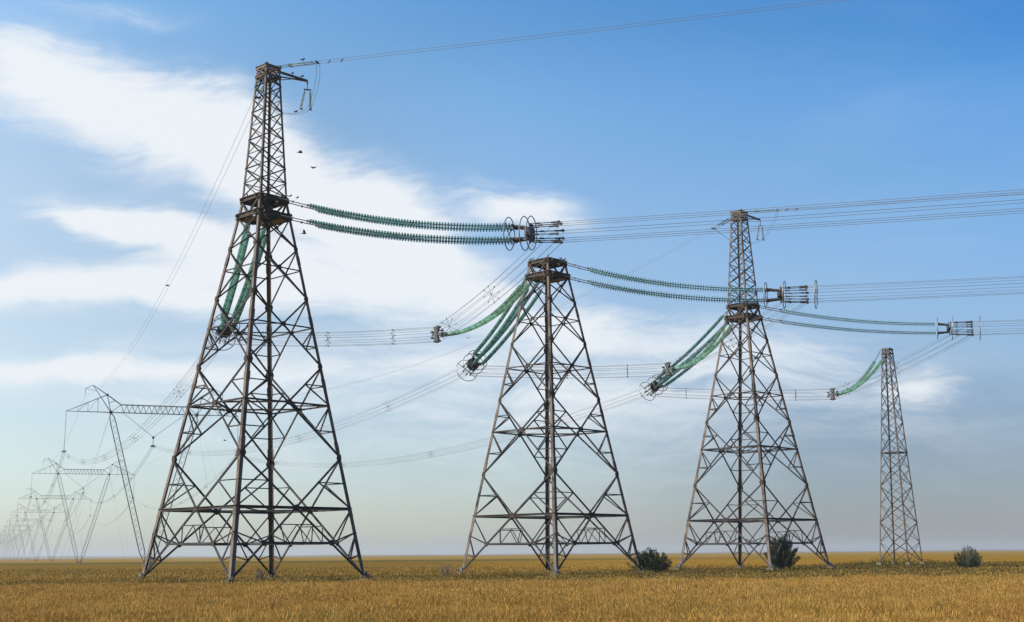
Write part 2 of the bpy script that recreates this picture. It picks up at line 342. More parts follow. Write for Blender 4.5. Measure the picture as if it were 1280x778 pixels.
def blades(name, mats, bands, label, cat, seed):
    g = np.random.default_rng(seed); VV = []; nq = 0; ids = []
    for (y0, y1, dens, h0, h1, wst, wear, xa, xb) in bands:
        area = (xb - xa) * (y1 * y1 - y0 * y0) / 2; n = int(area * dens)
        y = np.sqrt(g.random(n) * (y1 * y1 - y0 * y0) + y0 * y0); x = y * (xa + (xb - xa) * g.random(n))
        dn = (x - T1.x) * STEP.y / STEP.length - (y - T1.y) * STEP.x / STEP.length
        # clumps
        cl = .5 + .5 * np.sin(x * 1.7 + 2 * np.sin(y * .9)) * np.sin(y * 1.3 + 1.5 * np.sin(x * 1.1)); cl2 = .5 + .5 * np.sin(x * .31 + np.sin(y * .23) * 2) * np.sin(y * .27)
        h = (h0 + (h1 - h0) * g.random(n)) * (.7 + .3 * cl) * (.8 + .35 * cl2)
        h = np.where((dn < 30) & (dn > -12), h * .85, h); h = h * (1 + 1.1 * np.exp(-((x - TW[3].x) ** 2 + (y - TW[3].y) ** 2) / 60))
        for tk in range(3): h = h * (1 + .5 * np.exp(-(((x - TW[tk].x) ** 2 + (y - TW[tk].y) ** 2) ** .5 - 10.6) ** 2 / 6))
        pt = .5 + .5 * np.sin(x * .8 + 1.7 * np.sin(y * .37 + x * .11)) * np.sin(y * .55 + 2.1 * np.sin(x * .29)); h = h * (.72 + .5 * pt)
        keep = g.random(n) < np.clip(.12 + .8 * cl * (.4 + .9 * pt) + .15 * cl2, 0, 1); x, y, h = x[keep], y[keep], h[keep]; n = len(x)
        z = gz(x, y); lean = .75 * h[:, None] * (g.random((n, 2)) - .42); a = g.random(n) * np.pi
        ca, sa = np.cos(a), np.sin(a); w = wst * (.6 + .8 * g.random(n)); e = wear * (.6 + .9 * g.random(n)); eh = (.22 + .2 * g.random(n)) * h
        b = np.stack([x, y, z - .02], 1); t = b + np.stack([lean[:, 0], lean[:, 1], h], 1); d = (t - b) / np.linalg.norm(t - b, axis=1)[:, None]
        s = np.stack([ca, sa, 0 * ca], 1)
        v = np.stack([b - s * w[:, None], b + s * w[:, None], t, t - d * eh[:, None] * .2, t + s * e[:, None] + d * eh[:, None] * .35, t + d * eh[:, None], t - s * e[:, None] + d * eh[:, None] * .35], 1)
        VV.append(v.reshape(-1, 3)); nq += n
    V = np.concatenate(VV).astype(np.float32); base = np.arange(nq) * 7
    loops = np.stack([base, base + 1, base + 2, base + 3, base + 4, base + 5, base + 6], 1).ravel().astype(np.int32)
    me = bpy.data.meshes.new(name); me.vertices.add(len(V)); me.vertices.foreach_set('co', V.ravel())
    me.loops.add(len(loops)); me.loops.foreach_set('vertex_index', loops)
    me.polygons.add(2 * nq); ls = np.stack([base, base + 3], 1).ravel().astype(np.int32); me.polygons.foreach_set('loop_start', ls)
    me.polygons.foreach_set('material_index', np.tile([0, 1], nq).astype(np.int32))
    for x in mats: me.materials.append(x)
    me.update(calc_edges=True); me.validate()
    o = bpy.data.objects.new(name, me); COL.objects.link(o); tag(o, label, cat, kind='stuff'); return o
blades('dry_grass', [M['stem'], M['ear']], [
    (36, 60, 330, .22, .52, .007, .007, -.47, .47), (60, 100, 150, .22, .5, .010, .011, -.45, .45),
    (100, 150, 30, .22, .42, .022, .034, -.44, .44), (150, 240, 9, .20, .40, .035, .05, -.43, .43)],
    'tall dry golden grass with seed heads covering the foreground field', 'grass', 3)

# ------------------------------------------------------------------ haze
def haze():
    m = MB(); m.box((0, 0, 30.5), 26500, 26500, 63); o = m.build('haze', bpy.data.materials.new('pale_air')); tag(o, 'thin pale summer haze over the steppe', 'haze', kind='stuff')
    mt = o.data.materials[0]; mt.use_nodes = True; N = NT(mt.node_tree); N.n.clear(); out = N.new('ShaderNodeOutputMaterial')
    v = N.new('ShaderNodeVolumePrincipled'); v.inputs['Color'].default_value = (.66, .69, .73, 1); v.inputs['Density'].default_value = HAZE; v.inputs['Anisotropy'].default_value = .3
    N.l.new(v.outputs[0], out.inputs['Volume'])
HAZE = .00013
haze()

# ------------------------------------------------------------------ the big anchor pylons
HW, HB = 37.0, 35.3
def half(z): return 7.5 - 5.9 * z / 37.0
def halfp(z): return 1.6 - (z - 37.0) * (1.6 - .837) / 13.94
CORN = [(1, 1), (-1, 1), (-1, -1), (1, -1)]
def cor(i, z, hf): h = hf(z); c = CORN[i % 4]; return Vector((c[0] * h, c[1] * h, z))
FN = [Vector((0, 1, 0)), Vector((-1, 0, 0)), Vector((0, -1, 0)), Vector((1, 0, 0))]    # face i lies between corner i and i+1
def legs_and_feet(root, hf, z0, z1, w0, w1, m, foot=True):
    for i in range(4):
        c = CORN[i]; mb = MB(); n = 6
        for k in range(n):
            za, zb = lerp(z0, z1, k / n), lerp(z0, z1, (k + 1) / n); w = lerp(w0, w1, (k + .5) / n)
            mb.angle(cor(i, za, hf), cor(i, zb, hf), w, (-c[0], 0, 0), (0, -c[1], 0), w * .16)
            if foot and 0 < k: mb.angle(cor(i, za - .45, hf) + Vector((c[0], c[1], 0)) * .02, cor(i, za + .45, hf) + Vector((c[0], c[1], 0)) * .02, w * 1.25, (-c[0], 0, 0), (0, -c[1], 0), w * .2)
        lg = mb.build('leg', m, root)
        if foot:
            p = cor(i, 0, hf); fb = MB()
            fb.box((p.x * 1.0, p.y * 1.0, .02), 1.25, 1.25, .5, 0, 1, .8)
            fb.box((p.x, p.y, .36), .8, .8, .10); fb.box((p.x - c[0] * .12, p.y - c[1] * .12, .62), .50, .50, .55, .2, 0, .6)
            for sx, sy in ((.28, 0), (-.28, 0), (0, .28), (0, -.28)): fb.box((p.x + sx, p.y + sy, .55), .09 if sx else .05, .05 if sx else .09, .3)
            fb.build('footing', [M['fit'], M['concrete']], lg)
def body_face(i):
    """bracing of one side of the splayed lower body"""
    mb = MB(); n = FN[i]; A = lambda z: cor(i, z, half); B = lambda z: cor(i + 1, z, half)
    ins = -n * .05
    lv = [.35, 11.5, 20.3, 27.0, 32.0, HB]
    wm = [.17, .16, .15, .14, .13]
    for k in range(5):
        z0, z1 = lv[k], lv[k + 1]; w = wm[k]; a0, b0, a1, b1 = A(z0) + ins, B(z0) + ins, A(z1) + ins, B(z1) + ins
        mb.beam(a0, b1, w, w * .8, n); mb.beam(b0 + n * .02, a1 + n * .02, w, w * .62, n)
        t = half(z0) / (half(z0) + half(z1)); C = a0.lerp(b1, t); zc = C.z
        mb.plate(C + n * .12, n, .40 - .035 * k, .04, R(30), 6, 1, .8)
        for q in (a1, b1):
            qq = q + (C - q).normalized() * .36; mb.plate(Vector((qq.x, qq.y, z1)) + n * .075, n, .30 - .02 * k, .03, R(0), 6, 1, 1.35)
        if k < 4:
            bw = [.24, .24, .12, .10][k]; ac, bc = A(zc) + ins, B(zc) + ins
            if k == 0:
                mb.beam(ac, bc, .14, .24, (0, 0, 1))
                mb.beam(ac + n * .1 + Vector((0, 0, .12)), bc + n * .1 + Vector((0, 0, .12)), .18, .03, (0, 0, 1))
            elif k == 1: mb.beam(ac, bc, .13, .16, (0, 0, 1))
            else: mb.beam(ac, bc, bw, bw)
            if k < 3:
                for (Q, far, end) in ((A, b1, a0), (B, a1, b0)):
                    for node in ([Q(z1) + ins], [Q(z0) + ins, Q(z1) + ins], [Q(z0) + ins])[k]:
                        Mi = node.lerp(C, .5); Lm = Q(Mi.z) + ins
                        mb.beam(Mi, Lm, .10); mb.beam(Mi, Q(zc) + ins, .11)
        if k == 0:
            for (Q, foot, oth) in ((A, a0, b0), (B, b0, a0)):
                K = foot.lerp(C, .5); K2 = foot.lerp(C, .26); G = Q(K.z + 1.0) + ins
                mb.beam(K, Q(zc) + ins, .11); mb.beam(K, G, .11); mb.beam(G, K2, .13, .09); mb.beam(K2, Q(K2.z + .45) + ins, .09)
                mb.plate(K + n * .08, n, .30, .04, R(10), 6, 1)
            Ka, Kb = a0.lerp(C, .5), b0.lerp(C, .5); mb.beam(Ka, Kb, .14, .20, (0, 0, 1))
            Pa, Pb = a0.lerp(C, .76), b0.lerp(C, .76); mb.beam(Pa, Pb, .09)
            m1, m2 = Ka.lerp(Kb, .3), Ka.lerp(Kb, .7); mb.beam(Pa, m1, .09); mb.beam(Pb, m2, .09); mid = Ka.lerp(Kb, .5); mb.beam(Pa.lerp(Pb, .5), m1, .07); mb.beam(Pa.lerp(Pb, .5), m2, .07)
    return mb
def zcross(z0, z1): return z0 + (z1 - z0) * half(z0) / (half(z0) + half(z1))
def diaphragm(z, w, double=True):
    mb = MB(); h = half(z) - .06; mids = [Vector((0, h, z)), Vector((-h, 0, z)), Vector((0, -h, z)), Vector((h, 0, z))]
    for k in range(4): mb.beam(mids[k] + Vector((0, 0, .06)), mids[(k + 1) % 4] + Vector((0, 0, .06)), w, w)
    if double:
        for k in range(4):
            c = cor(k, z, half) * .97; c.z = z; mid = mids[k - 1].lerp(mids[k], .5); mid.z = z; mb.beam(mid + Vector((0, 0, .02)), c, w * .7)
        mb.beam(mids[0].lerp(mids[1], .5), mids[2].lerp(mids[3], .5), w * .6)
    return mb
def klevel():
    mb = MB(); z = 3.5; h = half(z) - .05; q = h * .52
    pts = [Vector((q, h, z)), Vector((-q, h, z)), Vector((-h, q, z)), Vector((-h, -q, z)), Vector((-q, -h, z)), Vector((q, -h, z)), Vector((h, -q, z)), Vector((h, q, z))]
    for a in range(8): mb.beam(pts[a], pts[(a + 1) % 8], .11)
    return mb
def waist():
    mb = MB(); up = (0, 0, 1)
    for z, hh in ((HW, .42), (HB, .48)):
        for i in range(4):
            a, b = cor(i, z, half), cor(i + 1, z, half); n = FN[i] * .04
            mb.beam(a + n, b + n, .10, hh * .85, up, 1); mb.beam(a + n * 3 + Vector((0, 0, hh / 2)), b + n * 3 + Vector((0, 0, hh / 2)), .26, .04, up); mb.beam(a + n * 3 - Vector((0, 0, hh / 2)), b + n * 3 - Vector((0, 0, hh / 2)), .26, .04, up)
        mb.beam(cor(0, z, half), cor(2, z, half), .22, .30, up, 1); mb.beam(cor(1, z - .32, half), cor(3, z - .32, half), .22, .28, up, 1)
        h = half(z)
        for t in (-.45, .45): mb.beam((t * h, -h, z + .05), (t * h, h, z + .05), .2, .3, up, 1); mb.beam((-h, t * h, z - .12), (h, t * h, z - .12), .2, .3, up, 1)
    for i in range(4):
        a0, b0, a1, b1 = cor(i, HB, half), cor(i + 1, HB, half), cor(i, HW, half), cor(i + 1, HW, half); md = (a0 + b0) / 2
        mb.beam(a1, md, .18, .14, FN[i], 1); mb.beam(b1, md, .18, .14, FN[i], 1); mb.plate(md + FN[i] * .1, FN[i], .42, .05, 0, 6, 1)
        for q in (a0, b0, a1, b1): mb.plate(q.lerp((a0 + b1) / 2, .12) + FN[i] * .09, FN[i], .36, .05, R(45), 4, 1)
        for z in (HB, HW):
            for t in (.1, .9):                               # fixing lugs the strings hang from
                q = cor(i, z, half).lerp(cor(i + 1, z, half), t); mb.beam(q, q + FN[i] * .45, .10, .22)
    # sagging floor sheets seen pale from below
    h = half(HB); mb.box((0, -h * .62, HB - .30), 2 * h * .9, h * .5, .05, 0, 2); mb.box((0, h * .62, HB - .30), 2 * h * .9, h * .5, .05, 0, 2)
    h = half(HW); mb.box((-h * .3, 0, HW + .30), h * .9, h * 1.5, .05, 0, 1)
    for i in range(4):
        q = cor(i, HW + .55, half); mb.beam((q.x * .8, q.y * .8, HW), (q.x * .8, q.y * .8, HW + .75), .08)
    return mb
def peak_face(i):
    mb = MB(); n = FN[i]; N_ = 9; zs = [37.3 + (50.2 - 37.3) * (1 - (1 - k / N_) ** 1.06) for k in range(N_ + 1)]
    for k in range(N_):
        a0, b0, a1, b1 = cor(i, zs[k], halfp), cor(i + 1, zs[k], halfp), cor(i, zs[k + 1], halfp), cor(i + 1, zs[k + 1], halfp)
        if k % 2 == i % 2: mb.beam(a0, b1, .13, .07, n); mb.beam(b0 - n * .05, a1 - n * .05, .08, .05, n)
        else: mb.beam(b0, a1, .13, .07, n); mb.beam(a0 - n * .05, b1 - n * .05, .08, .05, n)
        if k in (0,): mb.beam(a1, b1, .07)
    return mb
def top_frame():
    mb = MB(); up = (0, 0, 1)
    for z, hh in ((50.85, .28), (49.9, .18)):
        for i in range(4):
            a, b = cor(i, z, halfp), cor(i + 1, z, halfp); mb.beam(a + FN[i] * .03, b + FN[i] * .03, .10, hh, up); mb.beam(a + FN[i] * .06 + Vector((0, 0, hh / 2)), b + FN[i] * .06 + Vector((0, 0, hh / 2)), .2, .04, up)
        mb.beam(cor(0, z, halfp), cor(2, z, halfp), .14, .2, up); mb.beam(cor(1, z - .2, halfp), cor(3, z - .2, halfp), .14, .2, up)
    for i in range(4):
        a0, b0, a1, b1 = cor(i, 49.9, halfp), cor(i + 1, 49.9, halfp), cor(i, 50.85, halfp), cor(i + 1, 50.85, halfp); mb.beam(a0, b1, .10); mb.beam(b0, a1, .10)
        c = CORN[i]; mb.box((c[0] * .84, c[1] * .84, 51.05), .22, .22, .2)
    return mb
proto = {}
def make_body(name, loc, label, peaked):
    root = empty(name, (loc.x, loc.y, 0), R(46.104 - 90), label, 'pylon', 'tall lattice anchor pylons')
    legs_and_feet(root, half, .3, HW, .40, .30, M['steel'])
    for i in range(4): body_face(i).build('bracing', [M['brace'], M['plate']], root)
    z0 = zcross(.35, 11.5); z1 = zcross(11.5, 20.3); z2 = zcross(20.3, 27.0)
    diaphragm(z0, .17).build('cross_frame', M['brace'], root); diaphragm(z1, .16).build('cross_frame', M['brace'], root); diaphragm(z2, .10, False).build('cross_frame', M['brace'], root)
    klevel().build('cross_frame', M['brace'], root)
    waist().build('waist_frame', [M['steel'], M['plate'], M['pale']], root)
    if peaked:
        pk = MB()
        for i in range(4):
            c = CORN[i]; pk.angle(cor(i, 37.0, halfp), cor(i, 50.94, halfp), .22, (-c[0], 0, 0), (0, -c[1], 0), .035)
        pkm = pk.build('peak_mast', M['steel'], root)
        for i in range(4): peak_face(i).build('bracing', M['brace'], pkm)
        top_frame().build('top_frame', [M['steel']], pkm)
        am = MB(); am.beam((.8, .5, 50.55), (.8, 4.3, 50.55), .12, .24); am.beam((-.3, .8, 50.5), (.8, 4.3, 50.5), .08, .12); am.beam((.8, .8, 49.7), (.8, 3.0, 50.45), .07); am.beam((.8, 4.3, 50.5), (.8, 4.3, 50.2), .1)
        am.build('side_arm', M['steel'], pkm)
    return root
# side arm points along local +y ... rotate so that it points away along the line of pylons
ANCH_LABEL = ['nearest and tallest lattice pylon on the left with a narrow peak mast',
              'lattice pylon in the middle of the picture with a flat cut-off top',
              'lattice pylon with narrow peak mast standing over the leafy upright bush']
p0 = make_body('anchor_pylon', TW[0], ANCH_LABEL[0], True)
p1 = make_body('anchor_pylon', TW[1], ANCH_LABEL[1], False)
p2 = copy_tree(p0); p2.location = (TW[2].x, TW[2].y, 0); p2['label'] = ANCH_LABEL[2]

def slim_pylon():
    hf = lambda z: 2.485 + (.664 - 2.485) * z / 34.7
    root = empty('slim_pylon', (TW[3].x, TW[3].y, .36), R(46.104 - 90), 'slender lattice pylon on a grassy mound, smallest of the four near ones', 'pylon')
    for i in range(4):
        c = CORN[i]; mb = MB(); mb.angle(cor(i, 0, hf), cor(i, 34.7, hf), .19, (-c[0], 0, 0), (0, -c[1], 0), .03); lg = mb.build('leg', M['steel'], root)
        p = cor(i, 0, hf); fb = MB(); fb.box((p.x, p.y, .0), .8, .8, .5, 0, 0, .8); fb.build('footing', M['concrete'], lg)
    N_ = 13; z = [0.2]; st = 3.25
    for k in range(N_): z.append(z[-1] + st); st *= .965
    z = [v * 33.9 / z[-1] for v in z]
    for i in range(4):
        mb = MB(); n = FN[i]
        for k in range(N_):
            a0, b0, a1, b1 = cor(i, z[k], hf), cor(i + 1, z[k], hf), cor(i, z[k + 1], hf), cor(i + 1, z[k + 1], hf)
            x, y = (a0, b1) if k % 2 == i % 2 else (b0, a1); u, v = (b0, a1) if k % 2 == i % 2 else (a0, b1)
            mb.beam(x, y, .12, .08, n); mb.beam(u - n * .06, v - n * .06, .07, .05, n)
        mb.build('bracing', M['brace'], root)
    mb = MB()
    for i in range(4): mb.beam(cor(i, z[6], hf), cor(i + 1, z[6], hf), .12, .16)
    mb.beam(cor(0, z[6], hf), cor(2, z[6], hf), .09); mb.beam(cor(1, z[6], hf), cor(3, z[6], hf), .08); mb.build('cross_frame', M['brace'], root)
    mb = MB()
    for zz in (34.0, 34.75):
        for i in range(4): mb.beam(cor(i, zz, hf), cor(i + 1, zz, hf), .12, .2)
    for i in range(4): mb.beam(cor(i, 34.0, hf), cor(i + 1, 34.75, hf), .1)
    mb.box((0, 0, 34.9), 1.1, 1.1, .08); mb.build('top_frame', M['steel'], root)
slim_pylon()

# ------------------------------------------------------------------ insulators and fittings
def disc_string(path, spacing=.30, rad=.265, n=10):
    """chain of bell shaped glass discs with steel caps along a path (list of points)"""
    mb = MB(); pts = [V3(p) for p in path]; L = [0]
    for a, b in zip(pts, pts[1:]): L.append(L[-1] + (b - a).length)
    def at(s):
        for i in range(len(pts) - 1):
            if s <= L[i + 1] or i == len(pts) - 2:
                t = (s - L[i]) / (L[i + 1] - L[i]); return pts[i].lerp(pts[i + 1], t), (pts[i + 1] - pts[i]).normalized()
    N_ = int(L[-1] / spacing)
    prof = [(.0, .035, 1), (.03, .06, 1), (.10, .065, 1), (.10, rad * .5, 0), (.115, rad, 0), (.135, rad * .97, 0), (.125, rad * .45, 0), (.15, .035, 1), (.24, .035, 1)]
    rr = random.Random(5)
    for k in range(N_):
        c, d = at(k * spacing); d = (d + Vector((rr.uniform(-.03, .03), rr.uniform(-.03, .03), rr.uniform(-.03, .03)))).normalized(); _, a, b = mb.frame(c, c + d); vs = []
        for (s, r, _) in prof: vs += [c + d * (s * spacing / .24) + (a * math.cos(2 * math.pi * q / n) + b * math.sin(2 * math.pi * q / n)) * r for q in range(n)]
        base = len(mb.v)
        for i in range(len(prof) - 1):
            mb.f += [(base + i * n + q, base + i * n + (q + 1) % n, base + (i + 1) * n + (q + 1) % n, base + (i + 1) * n + q) for q in range(n)]
            mb.mi += [1 if (prof[i][2] and prof[i + 1][2]) else 0] * n
        mb.v += [tuple(v) for v in vs]
    return mb
def shield_ring(x, z, Rr=1.5, r=.05, tilt=0, spokes=True, slope=0):
    mb = MB(); ax = Vector((1, 0, slope)); c = Vector((x, 0, z)); mb.torus(c, ax, Rr, r, 44, 6)
    if spokes:
        for k in range(2):
            t = R(35 + 110 * k); a = Vector((0, math.cos(t), math.sin(t))) * Rr; mb.beam(c - a, c + a, .06)
    return mb
def para(x0, z0, x1, z1, endslope, n=14):
    """sagging curve with a given slope at the far end"""
    L = x1 - x0; b = (endslope * L - (z1 - z0)) / (L * L); a = endslope - 2 * b * L
    return lambda x: z0 + a * (x - x0) + b * (x - x0) ** 2
def tension_set(name, label, loc, az, kind, xr, zr, es, rings, octa_r=.95, grp='tension insulator sets'):
    """local +x points out along the line; attached at the waist of a pylon"""
    root = empty(name, (loc.x, loc.y, 0), R(90 - az), label, 'insulators', grp)
    x0 = 1.9; vt, vb = 36.95, 35.25
    for (zt, dz) in ((vt, .62), (vb, -.62)):
        for s in (-1, 1):
            f = para(x0, zt, xr, zr + dz, es); y0, y1 = s * .95, s * .62
            P = lambda x: Vector((x, lerp(y0, y1, (x - x0) / (xr - x0)), f(x)))
            xs = x0 + (3.6 if kind == 'r' else 1.6)
            st = disc_string([P(lerp(xs, xr, k / 16)) for k in range(17)]); st.build('insulator_string', [M['glass'], M['fit']], root)
            lk = MB(); pp = [P(lerp(x0 - .9, xs, k / 5)) for k in range(6)]; lk.tube(pp, .05, 5)
            lk.plate(P(xs - .15), (0, 1, 0), .16, .06); lk.plate(P(xs * .5 + x0 * .5), (0, 1, 0), .12, .08); lk.build('link_rod', M['fit'], root)
    sl = es
    hub = MB()
    zc = lambda x: zr + sl * (x - xr)
    for dz in (.62, -.62):
        hub.beam((xr, -.75, zc(xr) + dz), (xr, .75, zc(xr) + dz), .14, .22); 
        for s in (-1, 1): hub.beam((xr, s * .62, zc(xr) + dz), (xr + 1.4, s * .35, zc(xr + 1.4) + dz * .8), .09, .16)
        hub.plate((xr + .5, 0, zc(xr + .5) + dz), (0, 0, 1), .45, .06)
    hub.beam((xr + 1.5, 0, zc(xr + 1.5) - .95), (xr + 1.5, 0, zc(xr + 1.5) + .95), .34, .12); hub.beam((xr + 1.55, -.85, zc(xr + 1.5)), (xr + 1.55, .85, zc(xr + 1.5)), .34, .12)
    hub.plate((xr + 1.7, 0, zc(xr + 1.7)), (1, 0, 0), .9, .1, R(22.5), 8); hub.plate((xr + 1.3, 0, zc(xr + 1.3)), (1, 0, 0), .55, .3, R(22.5), 8)
    hub.build('yoke', M['fit'], root)
    xe = xr + (4.4 if kind == 'r' else 3.2)
    for k in range(8):
        t = R(22.5 + 45 * k); c, s = math.cos(t), math.sin(t); a = Vector((xr + 1.7, c * octa_r * .9, zc(xr + 1.7) + s * octa_r * .9)); b = Vector((xe, c * octa_r, zc(xe) + s * octa_r))
        cl = MB(); cl.tube([a, b], .045, 5); cl.tube([a.lerp(b, .72), b], .085, 6); cl.tube([a.lerp(b, .2), a.lerp(b, .34)], .08, 6); cl.plate(b, (0, 1, 0), .17, .07, 0, 5); cl.build('clamp', M['fit'], root)
    for (dx, Rr, spk) in rings: shield_ring(xr + dx, zc(xr + dx), Rr, .05, 0, spk, sl).build('shield_ring', M['ring'], root)
    d = Vector((math.sin(R(az)), math.cos(R(az)), 0))
    return [Vector((loc.x, loc.y, 0)) + d * xe + Vector((0, 0, zc(xe))), d, octa_r, Vector((loc.x, loc.y, 0)) + d * (xe - .3) + Vector((0, 0, zc(xe)))]
RIGHT_AZ = 109.0
PN = ['nearest tall pylon', 'flat-topped middle pylon', 'peaked pylon behind the middle one']
RE, LE = [], []
rr_ = [[(-.5, 1.52, True), (1.0, 1.55, False), (1.65, 1.55, False)], [(-.2, 1.45, True), (1.9, 1.55, False), (5.4, 1.6, True)], [(.0, 1.45, True), (1.9, 1.55, False), (5.4, 1.6, True)]]
zr_ = [31.25, 31.1, 32.05]
for k in range(3):
    RE.append(tension_set('tension_insulator_set', 'green glass insulator strings running right from the ' + PN[k], TW[k], RIGHT_AZ, 'r', 26.2, zr_[k], -.06, rr_[k]))
P1c = Vector((-103.464, 361.882)); P2c = Vector((-212.554, 626.301)); PYAW = R(21.436); PD = Vector((math.cos(PYAW), math.sin(PYAW)))
PSTEP = P2c - P1c
AZL = [-22.2, math.degrees(math.atan2((P1c - TW[1]).x, (P1c - TW[1]).y)), math.degrees(math.atan2((P1c + PD * 24 - TW[2]).x, (P1c + PD * 24 - TW[2]).y))]
for k in range(3):
    LE.append(tension_set('tension_insulator_set', 'green glass insulator strings sagging to the left from the ' + PN[k], TW[k], AZL[k], 'l', 19.8, 28.05 if k < 2 else 28.5, -.30, [(.3, 1.45, True), (1.5, 1.5, False), (3.6, 1.55, True)], .8))

def support_set(k, x0, ztop, label):
    """pair of strings slung from a pylon towards the previous one; carries a jumper"""
    loc = TW[k]; d = -STEP.normalized(); az = math.degrees(math.atan2(d.x, d.y))
    root = empty('jumper_support_set', (loc.x, loc.y, 0), R(90 - az), label, 'insulators', 'jumper support insulator sets')
    xe, ze = 17.7, 26.2; f = para(x0, ztop, xe, ze, -.08)
    for s in (-1, 1):
        P = lambda x: Vector((x, s * lerp(.75, .14, min(1, ((x - x0) / (xe - x0)) * 1.15)), f(x)))
        xs = x0 + (2.0 if k == 3 else 1.0)
        disc_string([P(lerp(xs, xe - .6, t / 20)) for t in range(21)]).build('insulator_string', [M['glass'], M['fit']], root)
        lk = MB(); lk.tube([P(lerp(x0 - .3, xs, t / 4)) for t in range(5)], .05, 5); lk.build('link_rod', M['fit'], root)
    yk = MB(); yk.beam((xe - .7, 0, f(xe - .7)), (xe + .1, 0, ze), .3, .3); yk.beam((xe, 0, ze - .95), (xe, 0, ze + .95), .22, .3); yk.beam((xe, -.8, ze), (xe, .8, ze), .2, .3)
    for k2 in range(8):
        t = R(22.5 + 45 * k2); c = Vector((xe, math.cos(t) * .85, ze + math.sin(t) * .85)); yk.box(c, .4, .2, .18)
    for a in (.5, -.5): yk.plate((xe + .05, 0, ze + a), (1, 0, 0), .34, .3, R(22.5), 8)
    yk.build('yoke', M['fit'], root)
    return Vector((loc.x, loc.y, 0)) + Vector((d.x, d.y, 0)) * xe + Vector((0, 0, ze))
SUP = [support_set(1, 2.9, 34.8, 'curved green insulator pair slung left from the flat-topped middle pylon'),
       support_set(2, 2.9, 34.8, 'curved green insulator pair slung left from the peaked third pylon'),
       support_set(3, 1.2, 34.6, 'short curved green insulator pair hanging left from the slender right-hand pylon')]

# ------------------------------------------------------------------ conductors
WR = .021
def side(d): d = Vector((d.x, d.y, 0)).normalized(); return Vector((d.y, -d.x, 0))
def curve(a, b, sag, n):
    out = []
    for i in range(n + 1):
        t = i / n; p = a.lerp(b, t); p.z -= 4 * sag * t * (1 - t); out.append(p)
    return out
def bundle(name, label, runs, r0, group, spacers, wr=WR, nw=8, wm=None):
    """runs: list of polylines (centre line); r0: bundle radius"""
    root = empty(name, tuple(runs[0][0][0]), 0, label, 'wires', group); o = Vector(root.location)
    for k in range(nw):
        t = R(22.5 + 45 * k) if nw == 8 else R(90 * k * 2); mb = MB()
        for (pts, ra, rb) in runs:
            q = []
            for i, p in enumerate(pts):
                d = pts[min(i + 1, len(pts) - 1)] - pts[max(i - 1, 0)]; s = side(d); rr = lerp(ra, rb, i / (len(pts) - 1)); q.append(p + s * math.cos(t) * rr + Vector((0, 0, math.sin(t) * rr)) - o)
            mb.tube(q, wr, 4)
        mb.build('wire', wm or M['wire'], root)
    for (p, d, rr) in spacers:
        mb = MB(); s = side(d); c = p - o; pts = [c + s * math.cos(R(22.5 + 45 * k)) * rr + Vector((0, 0, math.sin(R(22.5 + 45 * k)) * rr)) for k in range(8)]
        for k in range(8): mb.box(pts[k], .11, .11, .11)
        for k in range(8): mb.beam(c, pts[k], .022)
        mb.box(c, .10, .10, .16)
        mb.build('spacer', M['fit'], root)
    return root
def pick(pts, xs):
    out = []
    for t in xs:
        i = min(int(t * (len(pts) - 1)), len(pts) - 2); out.append((pts[i].lerp(pts[i + 1], t * (len(pts) - 1) - i), pts[i + 1] - pts[i]))
    return out
ORD = ['nearest phase', 'middle phase', 'farthest phase']
NP = 14
zs_ = [31.28, 33.6, 31.28]; off = [-24, 0, 24]; sag1 = [7.3, 5.8, 6.5]
def pc(i): return P1c + PSTEP * i
for k in range(3):
    runs = []; sp = []
    a = LE[k][0]; b = Vector((*(P1c + PD * off[k]), zs_[k])); c = curve(a, b, sag1[k], 40); runs.append((c, .8, .42))
    L = (b - a).length; sp += [(p, d, .78 - .3 * t_) for t_ in [x / L for x in range(30, int(L), 46)] for (p, d) in pick(c, [t_])]
    for i in range(NP - 1):
        a = Vector((*(pc(i) + PD * off[k]), zs_[k])); b = Vector((*(pc(i + 1) + PD * off[k]), zs_[k])); c = curve(a, b, 9.5, 18); runs.append((c, .42, .42))
        if i < 1: sp += [(p, d, .42) for (p, d) in pick(c, [.2, .4, .6, .8])]
    bundle('conductor_bundle', ['bundle of wires from the nearest pylon to the left ends of the receding crossbeams', 'bundle of wires from the middle pylon to the V insulators of the receding portals',
            'bundle of wires from the third pylon to the right ends of the receding crossbeams'][k], runs, .8, 'long wire bundles going off to the left', sp, .0165, 8, M['farwire'])
    # right
    a = RE[k][0]; e = a + RE[k][1] * 300 + Vector((0, 0, 6)); c = curve(a, e, 4.0, 40)
    bundle('conductor_bundle', 'bundle of wires leaving to the right, from the ' + PN[k], [(c, .95, .95)], .95, 'long wire bundles going off to the right', [(p, d, .95) for (p, d) in pick(c, [.3, .4, .5])], .021)
    # jumper: right clamp -> support yoke -> left clamp
    a = RE[k][3] + Vector((0, 0, -.15)); s = SUP[k]; l = LE[k][3]; c1 = curve(a, s, .55, 14); c2 = curve(s, l + Vector((0, 0, -.2)), .35, 20)
    bundle('jumper_bundle', ['jumper wires looping behind the nearest tall pylon below its waist', 'jumper wires looping behind the flat-topped middle pylon', 'jumper wires looping behind the third pylon to the slender pylon'][k],
           [(c1, .95, .85), (c2, .85, .75)], .8, 'jumper wires between the insulator sets', [(p, d, .88) for (p, d) in pick(c1, [.5, .88])] + [(p, d, .82) for (p, d) in pick(c2, [.2, .5, .8])], .019)

